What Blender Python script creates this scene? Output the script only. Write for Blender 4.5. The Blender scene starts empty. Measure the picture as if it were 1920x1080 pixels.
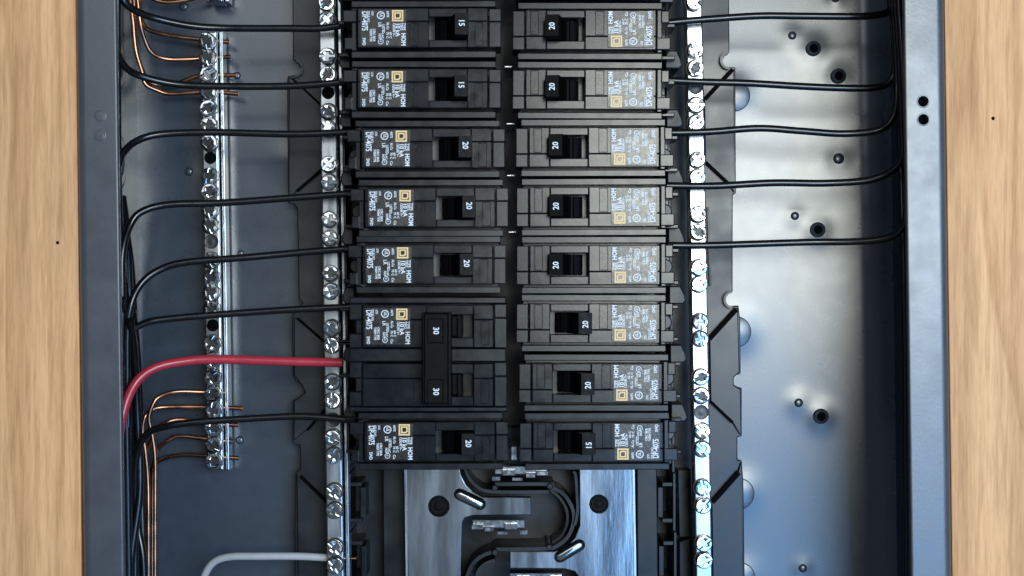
import bpy, bmesh, math, random
from mathutils import Vector, Matrix
random.seed(7)
S = 0.001                       # everything below is laid out in millimetres
D, F = 705.0, 2756.0            # camera height above the back panel (mm), focal length in photo pixels
sc = bpy.context.scene
C = sc.collection

# ------------------------------------------------------------------ camera, world, lamps, exposure
cam = bpy.data.cameras.new('camera'); cam_o = bpy.data.objects.new('camera', cam); C.objects.link(cam_o)
cam.sensor_fit = 'HORIZONTAL'; cam.sensor_width = 36.0; cam.lens = 36.0 * F / 1920.0
cam.clip_start = 0.02; cam.clip_end = 20.0
cam_o.location = (0, 0, D * S); cam_o.rotation_euler = (0, 0, 0)
sc.camera = cam_o

w = bpy.data.worlds.new('World'); sc.world = w; w.use_nodes = True
bg = w.node_tree.nodes['Background']
bg.inputs[0].default_value = (0.68, 0.82, 1.0, 1); bg.inputs[1].default_value = 0.18

def area(name, loc, sx, sy, watts, col, target=(0, 0, 0)):
    l = bpy.data.lights.new(name, 'AREA'); l.shape = 'RECTANGLE'; l.size = sx; l.size_y = sy
    l.energy = watts; l.color = col
    o = bpy.data.objects.new(name, l); C.objects.link(o); o.location = loc
    d = Vector(target) - Vector(loc)
    o.rotation_euler = d.to_track_quat('-Z', 'Y').to_euler()
    return o
area('main_lamp', (0.31, 0.165, 1.55), 0.46, 0.46, 13.2, (0.95, 1.0, 0.94), (0.31, 0.165, 0))
area('window_light_upper', (0.85, 0.16, 1.60), 0.60, 0.54, 14.0, (0.58, 0.78, 1.0), (0.85, 0.16, 0))
area('window_light', (0.70, -0.54, 1.60), 0.96, 0.80, 15.0, (0.20, 0.50, 1.0), (0.70, -0.52, 0))
area('side_lamp', (-0.42, 0.52, 1.60), 0.36, 0.40, 1.6, (0.92, 0.97, 1.0), (-0.42, 0.52, 0))

vs = sc.view_settings
vs.view_transform = 'Standard'; vs.look = 'None'; vs.exposure = 0.0; vs.gamma = 1.0; vs.use_curve_mapping = False
sc.cycles.use_denoising = True
sc.cycles.max_bounces = 6
sc.cycles.sample_clamp_indirect = 6.0

# ------------------------------------------------------------------ materials
def mat(name, col, rough=0.4, metal=0.0, spec=0.5, nscale=None, namp=0.0, rough_amp=0.0, bump=0.0, bscale=400, stretch=(1, 1, 1), coat=0.0, bdist=0.0003):
    m = bpy.data.materials.new(name); m.use_nodes = True
    nt = m.node_tree; N = nt.nodes; L = nt.links
    b = N['Principled BSDF']
    b.inputs['Base Color'].default_value = (*col, 1); b.inputs['Roughness'].default_value = rough
    b.inputs['Metallic'].default_value = metal; b.inputs['Specular IOR Level'].default_value = spec
    if coat: b.inputs['Coat Weight'].default_value = coat; b.inputs['Coat Roughness'].default_value = 0.24
    tc = N.new('ShaderNodeTexCoord'); mp = N.new('ShaderNodeMapping'); mp.inputs['Scale'].default_value = stretch
    L.new(tc.outputs['Object'], mp.inputs['Vector'])
    if nscale:
        n = N.new('ShaderNodeTexNoise'); n.inputs['Scale'].default_value = nscale; n.inputs['Detail'].default_value = 5
        L.new(mp.outputs[0], n.inputs['Vector'])
        if namp:
            mr = N.new('ShaderNodeMapRange'); mr.inputs[1].default_value = 0.3; mr.inputs[2].default_value = 0.7
            mr.inputs[3].default_value = 1 - namp; mr.inputs[4].default_value = 1 + namp
            L.new(n.outputs['Fac'], mr.inputs[0])
            mx = N.new('ShaderNodeVectorMath'); mx.operation = 'SCALE'; mx.inputs[0].default_value = col
            L.new(mr.outputs[0], mx.inputs['Scale']); L.new(mx.outputs[0], b.inputs['Base Color'])
        if rough_amp:
            mr = N.new('ShaderNodeMapRange'); mr.inputs[1].default_value = 0.3; mr.inputs[2].default_value = 0.7
            mr.inputs[3].default_value = max(0.03, rough - rough_amp); mr.inputs[4].default_value = rough + rough_amp
            L.new(n.outputs['Fac'], mr.inputs[0]); L.new(mr.outputs[0], b.inputs['Roughness'])
    if bump:
        n2 = N.new('ShaderNodeTexNoise'); n2.inputs['Scale'].default_value = bscale; n2.inputs['Detail'].default_value = 4
        L.new(mp.outputs[0], n2.inputs['Vector'])
        bp = N.new('ShaderNodeBump'); bp.inputs['Strength'].default_value = bump; bp.inputs['Distance'].default_value = bdist
        L.new(n2.outputs['Fac'], bp.inputs['Height']); L.new(bp.outputs[0], b.inputs['Normal'])
    return m

M = {}
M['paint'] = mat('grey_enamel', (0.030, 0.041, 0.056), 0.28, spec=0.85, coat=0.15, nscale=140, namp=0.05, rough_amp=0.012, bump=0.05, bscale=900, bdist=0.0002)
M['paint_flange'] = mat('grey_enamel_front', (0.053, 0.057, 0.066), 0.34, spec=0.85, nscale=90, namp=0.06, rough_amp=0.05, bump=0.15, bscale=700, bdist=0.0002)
M['plastic'] = mat('breaker_plastic', (0.0036, 0.0050, 0.0072), 0.24, spec=0.36, nscale=180, namp=0.25, rough_amp=0.03, bump=0.05, bscale=900, bdist=0.0002)
M['plastic_face'] = mat('breaker_face_plastic', (0.0038, 0.0053, 0.0076), 0.20, spec=0.36, nscale=150, namp=0.25, rough_amp=0.03, bump=0.05, bscale=700, bdist=0.0002)
M['label'] = mat('label_black', (0.004, 0.004, 0.0045), 0.27, spec=0.55, nscale=300, namp=0.3, rough_amp=0.06, bump=0.28, bscale=650, bdist=0.0002)
M['toggle'] = mat('toggle_plastic', (0.0018, 0.0018, 0.0020), 0.45, spec=0.08, nscale=300, rough_amp=0.08, bump=0.1, bscale=1500, bdist=0.0001)
M['base'] = mat('base_plastic', (0.0040, 0.0050, 0.0068), 0.36, spec=0.35, nscale=60, namp=0.4, rough_amp=0.10, bump=0.15, bscale=120, bdist=0.0004)
M['tray'] = mat('tray_plastic', (0.0058, 0.0080, 0.0115), 0.34, spec=0.42, nscale=40, namp=0.3, rough_amp=0.10, bump=0.08, bscale=60, bdist=0.0005)
M['dark'] = mat('hole_and_shade_black', (0.002, 0.002, 0.0025), 0.8, spec=0.05)
M['bar'] = mat('bar_aluminium', (0.44, 0.46, 0.48), 0.26, metal=1.0, nscale=250, rough_amp=0.08, bump=0.12, bscale=300, stretch=(1, 0.12, 1), bdist=0.0003)
M['bus'] = mat('bus_tinned', (0.35, 0.37, 0.39), 0.18, metal=1.0, nscale=90, namp=0.06, rough_amp=0.06, bump=0.12, bscale=260, stretch=(1.3, 0.2, 1), bdist=0.0004)
M['screw'] = mat('zinc_screw', (0.45, 0.47, 0.49), 0.17, metal=1.0, nscale=500, namp=0.15, rough_amp=0.05, bump=0.05, bscale=600, bdist=0.0002)
M['screw_dark'] = mat('sunk_screw', (0.018, 0.019, 0.021), 0.4, metal=0.0, nscale=500, namp=0.3)
M['copper'] = mat('bare_copper', (0.42, 0.20, 0.115), 0.28, metal=1.0, nscale=120, namp=0.25, rough_amp=0.08)
M['wire'] = mat('black_insulation', (0.0045, 0.0048, 0.0055), 0.24, nscale=150, rough_amp=0.06, bump=0.06, bscale=250, bdist=0.0003)
M['red'] = mat('red_insulation', (0.43, 0.030, 0.048), 0.28, nscale=150, namp=0.08, rough_amp=0.05, bump=0.06, bscale=250, bdist=0.0003)
M['white'] = mat('white_insulation', (0.42, 0.42, 0.42), 0.35, nscale=150, namp=0.05, rough_amp=0.05)
M['print'] = mat('white_print', (0.74, 0.76, 0.78), 0.5)
M['gold'] = mat('gold_print', (0.80, 0.54, 0.24), 0.5)

def wood():
    m = bpy.data.materials.new('pine_wood'); m.use_nodes = True
    nt = m.node_tree; N = nt.nodes; L = nt.links; b = N['Principled BSDF']
    tc = N.new('ShaderNodeTexCoord')
    def noise(scale, sv, detail=6, dist=0.0):
        mp = N.new('ShaderNodeMapping'); mp.inputs['Scale'].default_value = sv
        L.new(tc.outputs['Object'], mp.inputs['Vector'])
        n = N.new('ShaderNodeTexNoise'); n.inputs['Scale'].default_value = scale; n.inputs['Detail'].default_value = detail
        n.inputs['Distortion'].default_value = dist
        L.new(mp.outputs[0], n.inputs['Vector']); return n
    def ramp(src, pts):
        r = N.new('ShaderNodeValToRGB'); e = r.color_ramp.elements
        while len(e) < len(pts): e.new(0.5)
        for i, (p, c) in enumerate(pts): e[i].position = p; e[i].color = (*c, 1)
        L.new(src, r.inputs[0]); return r
    def mix(mode, fac, a, bb):
        x = N.new('ShaderNodeMix'); x.data_type = 'RGBA'; x.blend_type = mode; x.inputs[0].default_value = fac
        L.new(a, x.inputs[6]); L.new(bb, x.inputs[7]); return x.outputs[2]
    # growth bands: contours of a field that is long along the board
    big = noise(1.0, (17, 1.7, 3), 2, 0.25)
    ml = N.new('ShaderNodeMath'); ml.operation = 'MULTIPLY'; ml.inputs[1].default_value = 7.0; L.new(big.outputs['Fac'], ml.inputs[0])
    fr = N.new('ShaderNodeMath'); fr.operation = 'FRACT'; L.new(ml.outputs[0], fr.inputs[0])
    bands = ramp(fr.outputs[0], [(0.0, (0.70, 0.388, 0.185)), (0.75, (0.67, 0.362, 0.168)), (0.95, (0.58, 0.300, 0.132)), (1.0, (0.70, 0.388, 0.185))])
    strip = noise(1.0, (75, 0.8, 5), 3); rs = ramp(strip.outputs['Fac'], [(0.36, (0.86, 0.83, 0.80)), (0.48, (1.0, 1.0, 1.0)), (0.62, (1.10, 1.11, 1.13))])
    fib = noise(1.0, (480, 26, 60), 5); rf = ramp(fib.outputs['Fac'], [(0.36, (0.80, 0.76, 0.70)), (0.54, (1.03, 1.03, 1.03))])
    fib2 = noise(1.0, (1300, 100, 60), 3); rf2 = ramp(fib2.outputs['Fac'], [(0.32, (0.87, 0.84, 0.81)), (0.58, (1.04, 1.04, 1.04))])
    blot = noise(9, (1, 0.5, 1), 4); rb = ramp(blot.outputs['Fac'], [(0.3, (0.90, 0.90, 0.90)), (0.7, (1.08, 1.07, 1.06))])
    c = mix('MULTIPLY', 1.0, bands.outputs[0], rs.outputs[0])
    c = mix('MULTIPLY', 0.8, c, rf.outputs[0]); c = mix('MULTIPLY', 0.8, c, rf2.outputs[0]); c = mix('MULTIPLY', 1.0, c, rb.outputs[0])
    L.new(c, b.inputs['Base Color']); b.inputs['Roughness'].default_value = 0.6; b.inputs['Specular IOR Level'].default_value = 0.3
    bp = N.new('ShaderNodeBump'); bp.inputs['Strength'].default_value = 0.25; bp.inputs['Distance'].default_value = 0.0003
    L.new(fib.outputs['Fac'], bp.inputs['Height']); L.new(bp.outputs[0], b.inputs['Normal'])
    return m
M['wood'] = wood()

# ------------------------------------------------------------------ geometry helpers (mm)
def P(px, py, z):
    k = (D - z) / F
    return Vector(((px - 960.0) * k, (540.0 - py) * k, z))

def offset_poly(pts, d):
    """pts ccw; move every edge inward by d"""
    n = len(pts); out = []
    for i in range(n):
        p0, p1, p2 = Vector(pts[i - 1]), Vector(pts[i]), Vector(pts[(i + 1) % n])
        a = (p1 - p0).normalized(); b = (p2 - p1).normalized()
        na = Vector((-a.y, a.x)); nb = Vector((-b.y, b.x))
        k = 1 + na.dot(nb)
        k = max(k, 0.5)
        q = p1 + (na + nb) * (d / k)
        out.append((q.x, q.y))
    return out

def area2(pts):
    return sum(pts[i - 1][0] * pts[i][1] - pts[i][0] * pts[i - 1][1] for i in range(len(pts)))

class MB:
    """collects shapes in mm; build() links ONE mesh object"""
    def __init__(s): s.v = []; s.f = []
    def add(s, v, f):
        o = len(s.v); s.v += [tuple(p) for p in v]; s.f += [[i + o for i in q] for q in f]; return s
    def prism(s, poly, z0, z1, b=0.0, bottom=True):
        pts = [(p[0], p[1]) for p in poly]
        if area2(pts) < 0: pts = pts[::-1]
        n = len(pts); rings = [[(x, y, z0) for x, y in pts]]
        if b > 0:
            rings.append([(x, y, z1 - b) for x, y in pts])
            q = offset_poly(pts, b * 0.3); rings.append([(x, y, z1 - b * 0.3) for x, y in q])
            q = offset_poly(pts, b); rings.append([(x, y, z1) for x, y in q])
        else:
            rings.append([(x, y, z1) for x, y in pts])
        v = [p for r in rings for p in r]; f = []
        for k in range(len(rings) - 1):
            for i in range(n):
                j = (i + 1) % n
                f.append([k * n + i, k * n + j, (k + 1) * n + j, (k + 1) * n + i])
        top = (len(rings) - 1) * n
        f.append([top + i for i in range(n)])
        if bottom: f.append([i for i in range(n)][::-1])
        return s.add(v, f)
    def box(s, x0, x1, y0, y1, z0, z1, b=0.0):
        x0, x1 = min(x0, x1), max(x0, x1); y0, y1 = min(y0, y1), max(y0, y1)
        return s.prism([(x0, y0), (x1, y0), (x1, y1), (x0, y1)], z0, z1, b)
    def extrude_y(s, prof, y0, y1):
        """prof: (x,z) closed polygon, extruded along y"""
        n = len(prof); v = [(x, y0, z) for x, z in prof] + [(x, y1, z) for x, z in prof]
        f = [[i, (i + 1) % n, n + (i + 1) % n, n + i] for i in range(n)] + [[i for i in range(n)][::-1], [n + i for i in range(n)]]
        return s.add(v, f)
    def lathe(s, c, prof, n=20, axis='Z'):
        """prof: (r,h) from rim to centre; closes on the axis when r==0"""
        v = []; f = []; idx = []
        for r, h in prof:
            if r < 1e-6: idx.append([len(v)]); v.append((0, 0, h))
            else:
                idx.append(list(range(len(v), len(v) + n)))
                v += [(r * math.cos(2 * math.pi * k / n), r * math.sin(2 * math.pi * k / n), h) for k in range(n)]
        for a, b in zip(idx[:-1], idx[1:]):
            for k in range(n):
                j = (k + 1) % n
                if len(a) == 1 and len(b) == 1: continue
                if len(b) == 1: f.append([a[k], a[j], b[0]])
                elif len(a) == 1: f.append([a[0], b[j], b[k]])
                else: f.append([a[k], a[j], b[j], b[k]])
        if axis == 'X': v = [(h, x, y) for x, y, h in v]
        if axis == '-X': v = [(-h, -x, y) for x, y, h in v]
        if axis == 'Y': v = [(y, h, x) for x, y, h in v]
        return s.add([(x + c[0], y + c[1], z + c[2]) for x, y, z in v], f)
    def tube(s, pts, r, n=10, sub=8, caps=True):
        pts = [Vector(p) for p in pts]; path = []
        ext = [pts[0] * 2 - pts[1]] + pts + [pts[-1] * 2 - pts[-2]]
        for i in range(1, len(ext) - 2):
            a, b, c, d = ext[i - 1:i + 3]
            for k in range(sub):
                t = k / sub
                path.append(0.5 * ((2 * b) + (c - a) * t + (2 * a - 5 * b + 4 * c - d) * t * t + (3 * b - a - 3 * c + d) * t ** 3))
        path.append(pts[-1])
        nrm = None; v = []; f = []
        for i, p in enumerate(path):
            t = (path[min(i + 1, len(path) - 1)] - path[max(i - 1, 0)]).normalized()
            if nrm is None: nrm = t.orthogonal().normalized()
            nrm = (nrm - t * nrm.dot(t)).normalized(); bi = t.cross(nrm)
            for k in range(n):
                a = 2 * math.pi * k / n
                v.append(p + (nrm * math.cos(a) + bi * math.sin(a)) * r)
        m = len(path)
        for i in range(m - 1):
            for k in range(n):
                j = (k + 1) % n; f.append([i * n + k, i * n + j, (i + 1) * n + j, (i + 1) * n + k])
        if caps: f.append([k for k in range(n)][::-1]); f.append([(m - 1) * n + k for k in range(n)])
        return s.add(v, f)
    def wall(s, line, t, z0, z1):
        """upright wall of thickness t along a polyline of (x,y)"""
        n = len(line); L_, R_ = [], []
        for i in range(n):
            a = Vector(line[max(i - 1, 0)]); b = Vector(line[min(i + 1, n - 1)]); d = (b - a).normalized(); nn = Vector((-d.y, d.x)) * t / 2
            p = Vector(line[i]); L_.append(p + nn); R_.append(p - nn)
        poly = [(p.x, p.y) for p in L_] + [(p.x, p.y) for p in R_[::-1]]
        if area2(poly) < 0: pass
        v = []; f = []
        for i in range(n):
            for q in (L_[i], R_[i]):
                v += [(q.x, q.y, z0), (q.x, q.y, z1)]
        for i in range(n - 1):
            a, b = i * 4, i * 4 + 4
            f += [[a + 1, a + 3, b + 3, b + 1], [a, a + 1, b + 1, b], [a + 3, a + 2, b + 2, b + 3], [a + 2, a, b, b + 2]]
        f += [[0, 2, 3, 1], [n * 4 - 4, n * 4 - 3, n * 4 - 1, n * 4 - 2]]
        return s.add(v, f)
    def text(s, txt, loc, size, rz=0.0, h=0.0, bold=0.0, sx=1.0, align='LEFT'):
        cu = bpy.data.curves.new('t', 'FONT'); cu.body = txt; cu.size = size; cu.resolution_u = 2
        cu.align_x = align; cu.offset = bold; cu.fill_mode = 'BOTH' if h else 'FRONT'; cu.extrude = h / 2
        o = bpy.data.objects.new('t', cu); me = bpy.data.meshes.new_from_object(o)
        ca, sa = math.cos(rz), math.sin(rz)
        v = []
        for q in me.vertices:
            x, y, z = q.co.x * sx, q.co.y, q.co.z + h / 2
            v.append((loc[0] + x * ca - y * sa, loc[1] + x * sa + y * ca, loc[2] + z))
        s.add(v, [list(p.vertices) for p in me.polygons])
        bpy.data.objects.remove(o); bpy.data.curves.remove(cu); bpy.data.meshes.remove(me)
        return s
    def mesh(s, name, m, origin=(0, 0, 0), smooth=True, angle=20, recalc=True):
        me = bpy.data.meshes.new(name)
        me.from_pydata([((x - origin[0]) * S, (y - origin[1]) * S, (z - origin[2]) * S) for x, y, z in s.v], [], s.f)
        if recalc:
            bm = bmesh.new(); bm.from_mesh(me); bmesh.ops.recalc_face_normals(bm, faces=bm.faces); bm.to_mesh(me); bm.free()
        me.materials.append(M[m] if isinstance(m, str) else m)
        if smooth:
            me.polygons.foreach_set('use_smooth', [True] * len(me.polygons)); me.set_sharp_from_angle(angle=math.radians(angle))
        me.update(); return me
    def build(s, name, m, parent=None, **kw):
        org = parent['_o'] if parent is not None and '_o' in parent.keys() else (0, 0, 0)
        if 'origin' in kw: org = kw.pop('origin')
        o = bpy.data.objects.new(name, s.mesh(name, m, origin=org, **kw)); C.objects.link(o)
        if parent is not None:
            o.parent = parent
            o['_o'] = tuple(org)
        return o

ROOTS = []
def thing(name, label=None, cat=None, loc=(0, 0, 0), group=None, kind=None):
    o = bpy.data.objects.new(name, None); C.objects.link(o); o.empty_display_size = 0.01
    o.location = Vector(loc) * S; o['_o'] = tuple(loc)
    return tag(o, label, cat, group, kind)
def tag(o, label=None, cat=None, group=None, kind=None):
    if label: o['label'] = label
    if cat: o['category'] = cat
    if group: o['group'] = group
    if kind: o['kind'] = kind
    return o
def solo(mb, name, m, label, cat, at, group=None, **kw):
    o = mb.build(name, m, None, origin=at, **kw); o.location = Vector(at) * S
    return tag(o, label, cat, group)
def place(name, mesh, parent, loc, rz=0.0):
    """another piece that shares mesh data; loc in mm relative to the parent"""
    o = bpy.data.objects.new(name, mesh); C.objects.link(o); o.parent = parent
    o.location = Vector(loc) * S; o.rotation_euler = (0, 0, rz); return o
def copy_tree(o, parent=None):
    c = o.copy(); C.objects.link(c); c.parent = parent
    for ch in list(o.children): copy_tree(ch, c)
    return c
def pxpoly(pts, z): return [tuple(P(x, y, z)[:2]) for x, y in pts]

# ------------------------------------------------------------------ the setting: wooden boards round the box
TILT = math.radians(0.78)
wallroot = thing('wooden_wall', kind='structure')
def board(x0t, x0b, x1t, x1b):
    z = 91
    poly = pxpoly([(x0t, -260), (x1t, -260), (x1b, 1340), (x0b, 1340)], z)
    b = MB().prism(poly, z - 18, z, 0.5); return b.build('board', 'wood', wallroot)
left_board = board(-160, -160, 139.5, 155.5); right_board = board(1767.5, 1789.5, 2090, 2090)
for px, py, r in ((108, 455, 0.75), (1862, 222, 0.8)):
    c = P(px, py, 91)
    MB().lathe(c, [(r, -0.4), (r, 0.05), (r * 0.7, 0.12), (0, 0.1)], 7).build('nail_head', 'dark', wallroot)

# ------------------------------------------------------------------ the metal box
BC = P(963.5, 540, 95)
box = thing('electrical_panel_box', 'open grey metal breaker panel box set flush between wooden boards', 'panel box', (BC.x, BC.y, 0))
box.rotation_euler = (0, 0, TILT); box['_o'] = (0, 0, 0)
HW, HL = 181.0, 330.0
def to_box(px, py, z=0.0):
    p = P(px, py, z) - Vector((BC.x, BC.y, 0)); ca, sa = math.cos(-TILT), math.sin(-TILT)
    return Vector((p.x * ca - p.y * sa, p.x * sa + p.y * ca, z))
def corner_z(x):                                       # softly drawn corner on the right-hand side
    if x <= 128: return 0.0
    u = min((x - 128) / 38.0, 1); z = 0.125 * 38 * (u ** 3 - u ** 4 / 2)
    if x > 166: z += 0.125 * (x - 166) + 0.035 * (x - 166) ** 2
    return z
# back sheet with pressed dents round the dimples
dents = []
for px, py, h, r in ((1485, 67, .5, 5), (1524, 92, .8, 7), (1570, 144, .6, 6), (1571, 298, .55, 6), (1490, 405, .5, 5), (1532, 431, .8, 7), (1497, 755, .55, 6), (1538, 780, .8, 7), (1505, 1065, .5, 5),
                     (1565, 0, .6, 5), (355, 322, .3, 5), (450, 825, .3, 5), (345, 12, .3, 5), (445, 142, .3, 5), (452, 475, .2, 4),
                     (1378, 178, 1.2, 9), (1380, 620, 1.2, 10), (1386, 925, 1.2, 10), (1388, 1085, 1.2, 10), (538, 300, .6, 9), (545, 690, .6, 9)):
    q = to_box(px, py); dents.append((q.x, q.y, h, r))
random.seed(3)
wob = [(random.uniform(-180, 180), random.uniform(-170, 170), random.uniform(-.10, .10), random.uniform(25, 60)) for _ in range(40)]
nx, ny = 184, 236
xs = [-(HW - 1.5) + (2 * HW - 3) * i / nx for i in range(nx + 1)]
ys = [-HL + 1.5 + (2 * HL - 3) * j / ny for j in range(ny + 1)]
bk = MB(); vv = []
for y in ys:
    for x in xs:
        z = 0.0
        for dx, dy, h, r in dents:
            d2 = (x - dx) ** 2 + (y - dy) ** 2
            if d2 < 6 * r * r: z += h * math.exp(-d2 / (r * r * 0.8))
        for dx, dy, h, r in wob:
            d2 = (x - dx) ** 2 + (y - dy) ** 2
            if d2 < 6 * r * r: z += h * math.exp(-d2 / (r * r))
        e = HW - 1.5 - abs(x)
        z += corner_z(x)
        vv.append((x, y, z))
W1 = nx + 1
bk.add(vv, [[j * W1 + i, j * W1 + i + 1, (j + 1) * W1 + i + 1, (j + 1) * W1 + i] for j in range(ny) for i in range(nx)])
bk.build('back_panel', 'paint', box, angle=80, recalc=False)
for sgn in (-1, 1):
    x0, x1 = sgn * (HW - 1.5), sgn * HW
    MB().box(x0, x1, -HL, HL, -1.5, 89).build('side_wall', 'paint', box)
    prof = []
    for k in range(7):
        a = math.radians(90 * k / 6); prof.append((sgn * (HW - 4 + 4 * math.cos(a)), 91 + 4 * math.sin(a)))
    prof = [(sgn * HW, 86)] + prof + [(sgn * (HW - 4.25), 95.003), (sgn * 164.5, 95.003), (sgn * 164.3, 95), (sgn * 163.9, 94.9), (sgn * 163.55, 94.6), (sgn * 163.4, 94.1), (sgn * 163.4, 92.6), (sgn * 164.3, 93.6), (sgn * 176, 93.6), (sgn * 179.6, 90.5), (sgn * 179.6, 86)]
    fl = MB().extrude_y(prof, -HL, HL).build('front_flange', 'paint_flange', box)
    if sgn == 1: right_flange = fl
for sgn in (-1, 1):
    MB().box(-HW + 1.5, HW - 1.5, sgn * (HL - 1.5), sgn * HL, 0, 94).build('end_wall', 'paint', box)
# two punched screw holes through the front flange (the others on the far side are plugged flush)
bm = bmesh.new()
cut = MB()
for px, py in ((1731, 190), (1731.5, 224)):
    q = to_box(px, py, 95); cut.lathe((q.x, q.y, 0), [(0, 90), (2.25, 90), (2.25, 99), (0, 99)], 20)
cme = cut.mesh('cut', 'paint'); co = bpy.data.objects.new('cut', cme); C.objects.link(co); co.parent = box
md = right_flange.modifiers.new('holes', 'BOOLEAN'); md.object = co; md.operation = 'DIFFERENCE'; md.solver = 'EXACT'
bpy.context.view_layer.update()
ev = right_flange.evaluated_get(bpy.context.evaluated_depsgraph_get())
nm = bpy.data.meshes.new_from_object(ev); right_flange.modifiers.clear(); right_flange.data = nm; nm.set_sharp_from_angle(angle=math.radians(20))
bpy.data.objects.remove(co)
for px, py in ((1731, 190), (1731.5, 224)):
    q = to_box(px, py, 95)
    MB().lathe((q.x, q.y, 95), [(2.75, 0.02), (2.6, 0.22), (2.35, 0.2), (2.25, -0.3)], 20).build('hole_rim', 'paint_flange', box)
    MB().lathe((q.x, q.y, 90), [(2.6, -6), (2.6, 0.2), (1.2, 0.5), (0, 0.5)], 14).build('hole_screw', 'dark', box)
for px, py in ((188, 217), (187.5, 254)):
    q = to_box(px, py, 95)
    MB().lathe((q.x, q.y, 95), [(2.5, -0.1), (2.5, 0.1), (2.2, 0.16), (2.0, -0.12), (1.6, 0.05), (0, 0.1)], 20).build('hole_plug', 'paint_flange', box)
# dimples and screw bosses of the back panel
for px, py, r in ((1485, 67, 2.0), (1490, 405, 2.0), (1497, 755, 2.1), (1505, 1065, 2.0), (1571, 298, 2.6), (1565, -2, 2.0), (355, 322, 2.0), (450, 825, 2.0), (345, 12, 2.2), (445, 142, 1.8), (452, 475, 1.6)):
    q = to_box(px, py)
    MB().lathe((q.x, q.y, 0.6 + corner_z(q.x)), [(r, -0.8), (r, 0.3), (r * .85, 0.75), (r * .45, 1.0), (0, 1.05)], 18).build('dimple', 'paint', box, angle=60)
for px, py in ((1524, 92), (1570, 144), (1532, 431), (1538, 780)):
    q = to_box(px, py)
    o = MB().lathe((q.x, q.y, 1.2 + corner_z(q.x)), [(3.7, -1.4), (3.65, 0.4), (3.3, 0.75), (2.25, 1.15), (2.1, 0.95), (2.0, 0.2)], 22).build('screw_boss', 'paint', box, angle=60)
    MB().lathe((q.x, q.y, 1.2 + corner_z(q.x)), [(2.1, 0.55), (0, 0.5)], 14).build('hole', 'dark', o)
for px, py, r in ((1376, 180, 7.6), (1378, 622, 7.6), (1384, 925, 7.6), (1386, 1083, 7.6)):
    q = to_box(px, py)
    MB().lathe((q.x, q.y, 0.6), [(r, -0.8), (r, 0.9), (r - .4, 1.3), (0, 2.9)], 28).build('pressed_disc', 'paint', box)
# knockouts pressed into the side walls
for sgn in (-1, 1):
    for k, py in enumerate((-100, 8, 116, 224, 300, 395, 500, 610, 720, 830, 940, 1050)):
        q = to_box(250 if sgn < 0 else 1680, py, 40); r = 13.5 if k % 3 else 10.5
        ax = 'X' if sgn < 0 else '-X'
        o = MB().lathe((sgn * (HW - 1.5), q.y, 36 + (k % 2) * 6), [(r + .8, -0.3), (r + .6, 0.5), (r - .3, 0.6), (r - .7, 0.1), (r - 1.6, 0.15), (r - 2.2, 1.1), (r * .55, 1.3), (r * .5, .7), (0, .8)], 26, ax).build('knockout', 'paint', box)

# ------------------------------------------------------------------ black plastic interior base
base = thing('plastic_interior_base', 'black moulded plastic base carrying the bus bars and breakers', 'base', tuple(P(960, 1000, 3)))
MB().prism(pxpoly([(600, -300), (1296, -300), (1322, 1500), (622, 1500)], 6), 3.2, 6, 0.4).build('floor_plate', 'base', base)
def arc(cx, cy, r, a0, a1, n=8):
    return [(cx + r * math.cos(math.radians(a0 + (a1 - a0) * k / n)), cy + r * math.sin(math.radians(a0 + (a1 - a0) * k / n))) for k in range(n + 1)]
ZT = 14
# side trays: outline with notches, drawn once per side (image pixels, y down)
lt = [(605, -260), (546, -260), (549, 112)] + arc(552, 128, 13, -80, 80) + [(540, 142), (538, 150), (540, 380), (551, 384), (557, 390), (560, 560), (567, 568), (548, 590), (547, 600), (549, 706), (554, 714)] + \
     arc(556, 733, 15, -70, 70) + [(549, 750), (548, 828), (553, 834), (562, 835), (563, 878), (554, 886), (552, 1000), (556, 1340), (632, 1340), (616, 540)]
MB().prism(pxpoly(lt, ZT), 4, ZT, 0.5).build('side_tray', 'tray', base)
rt = [(1296, -260), (1365, -260), (1368, 98)] + arc(1368, 112, 14, -95, -265) + [(1379, 126), (1380, 362), (1374, 366), (1374, 546)] + arc(1374, 562, 13, -95, -265) + [(1385, 573), (1388, 600), (1389, 700)] + \
     arc(1386, 714, 12, -90, -270) + [(1391, 728), (1391, 818), (1383, 820), (1383, 862), (1391, 864), (1394, 900), (1400, 1340), (1330, 1340), (1310, 540)]
MB().prism(pxpoly(rt, ZT), 4, ZT, 0.5).build('side_tray', 'tray', base)
def step(poly): MB().prism(pxpoly(poly, ZT + 2.2), ZT - 1, ZT + 2.2, 0.5).build('raised_step', 'tray', base)
step([(541, 145), (548, 146), (602, 196), (604, 316), (556, 357), (543, 378)])
step([(551, 596), (557, 596), (610, 642), (612, 764), (575, 806), (551, 826), (551, 752), (572, 736), (566, 722), (551, 704)])
step([(556, 889), (562, 892), (618, 946), (622, 1200), (560, 1200)])
step([(1377, 129), (1368, 132), (1320, 184), (1322, 302), (1366, 344), (1377, 360)])
step([(1384, 577), (1378, 578), (1330, 634), (1332, 752), (1372, 790), (1389, 816), (1389, 730), (1376, 722), (1376, 708), (1387, 698)])
step([(1390, 868), (1384, 884), (1334, 940), (1338, 1200), (1396, 1200)])
for c, r, a0, a1 in (((552, 128), 15, -80, 90), ((1368, 112), 16, -95, -265), ((1374, 562), 15.5, -95, -265)):
    MB().wall(pxpoly(arc(c[0], c[1], r, a0, a1, 10), ZT + 3), 1.1, ZT - 1, ZT + 3).build('notch_rib', 'tray', base)
MB().prism(pxpoly([(1326, 388), (1330, 388), (1334, 536), (1330, 536)], ZT + 2), ZT - 1, ZT + 2).build('slot_rib', 'base', base)
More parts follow.
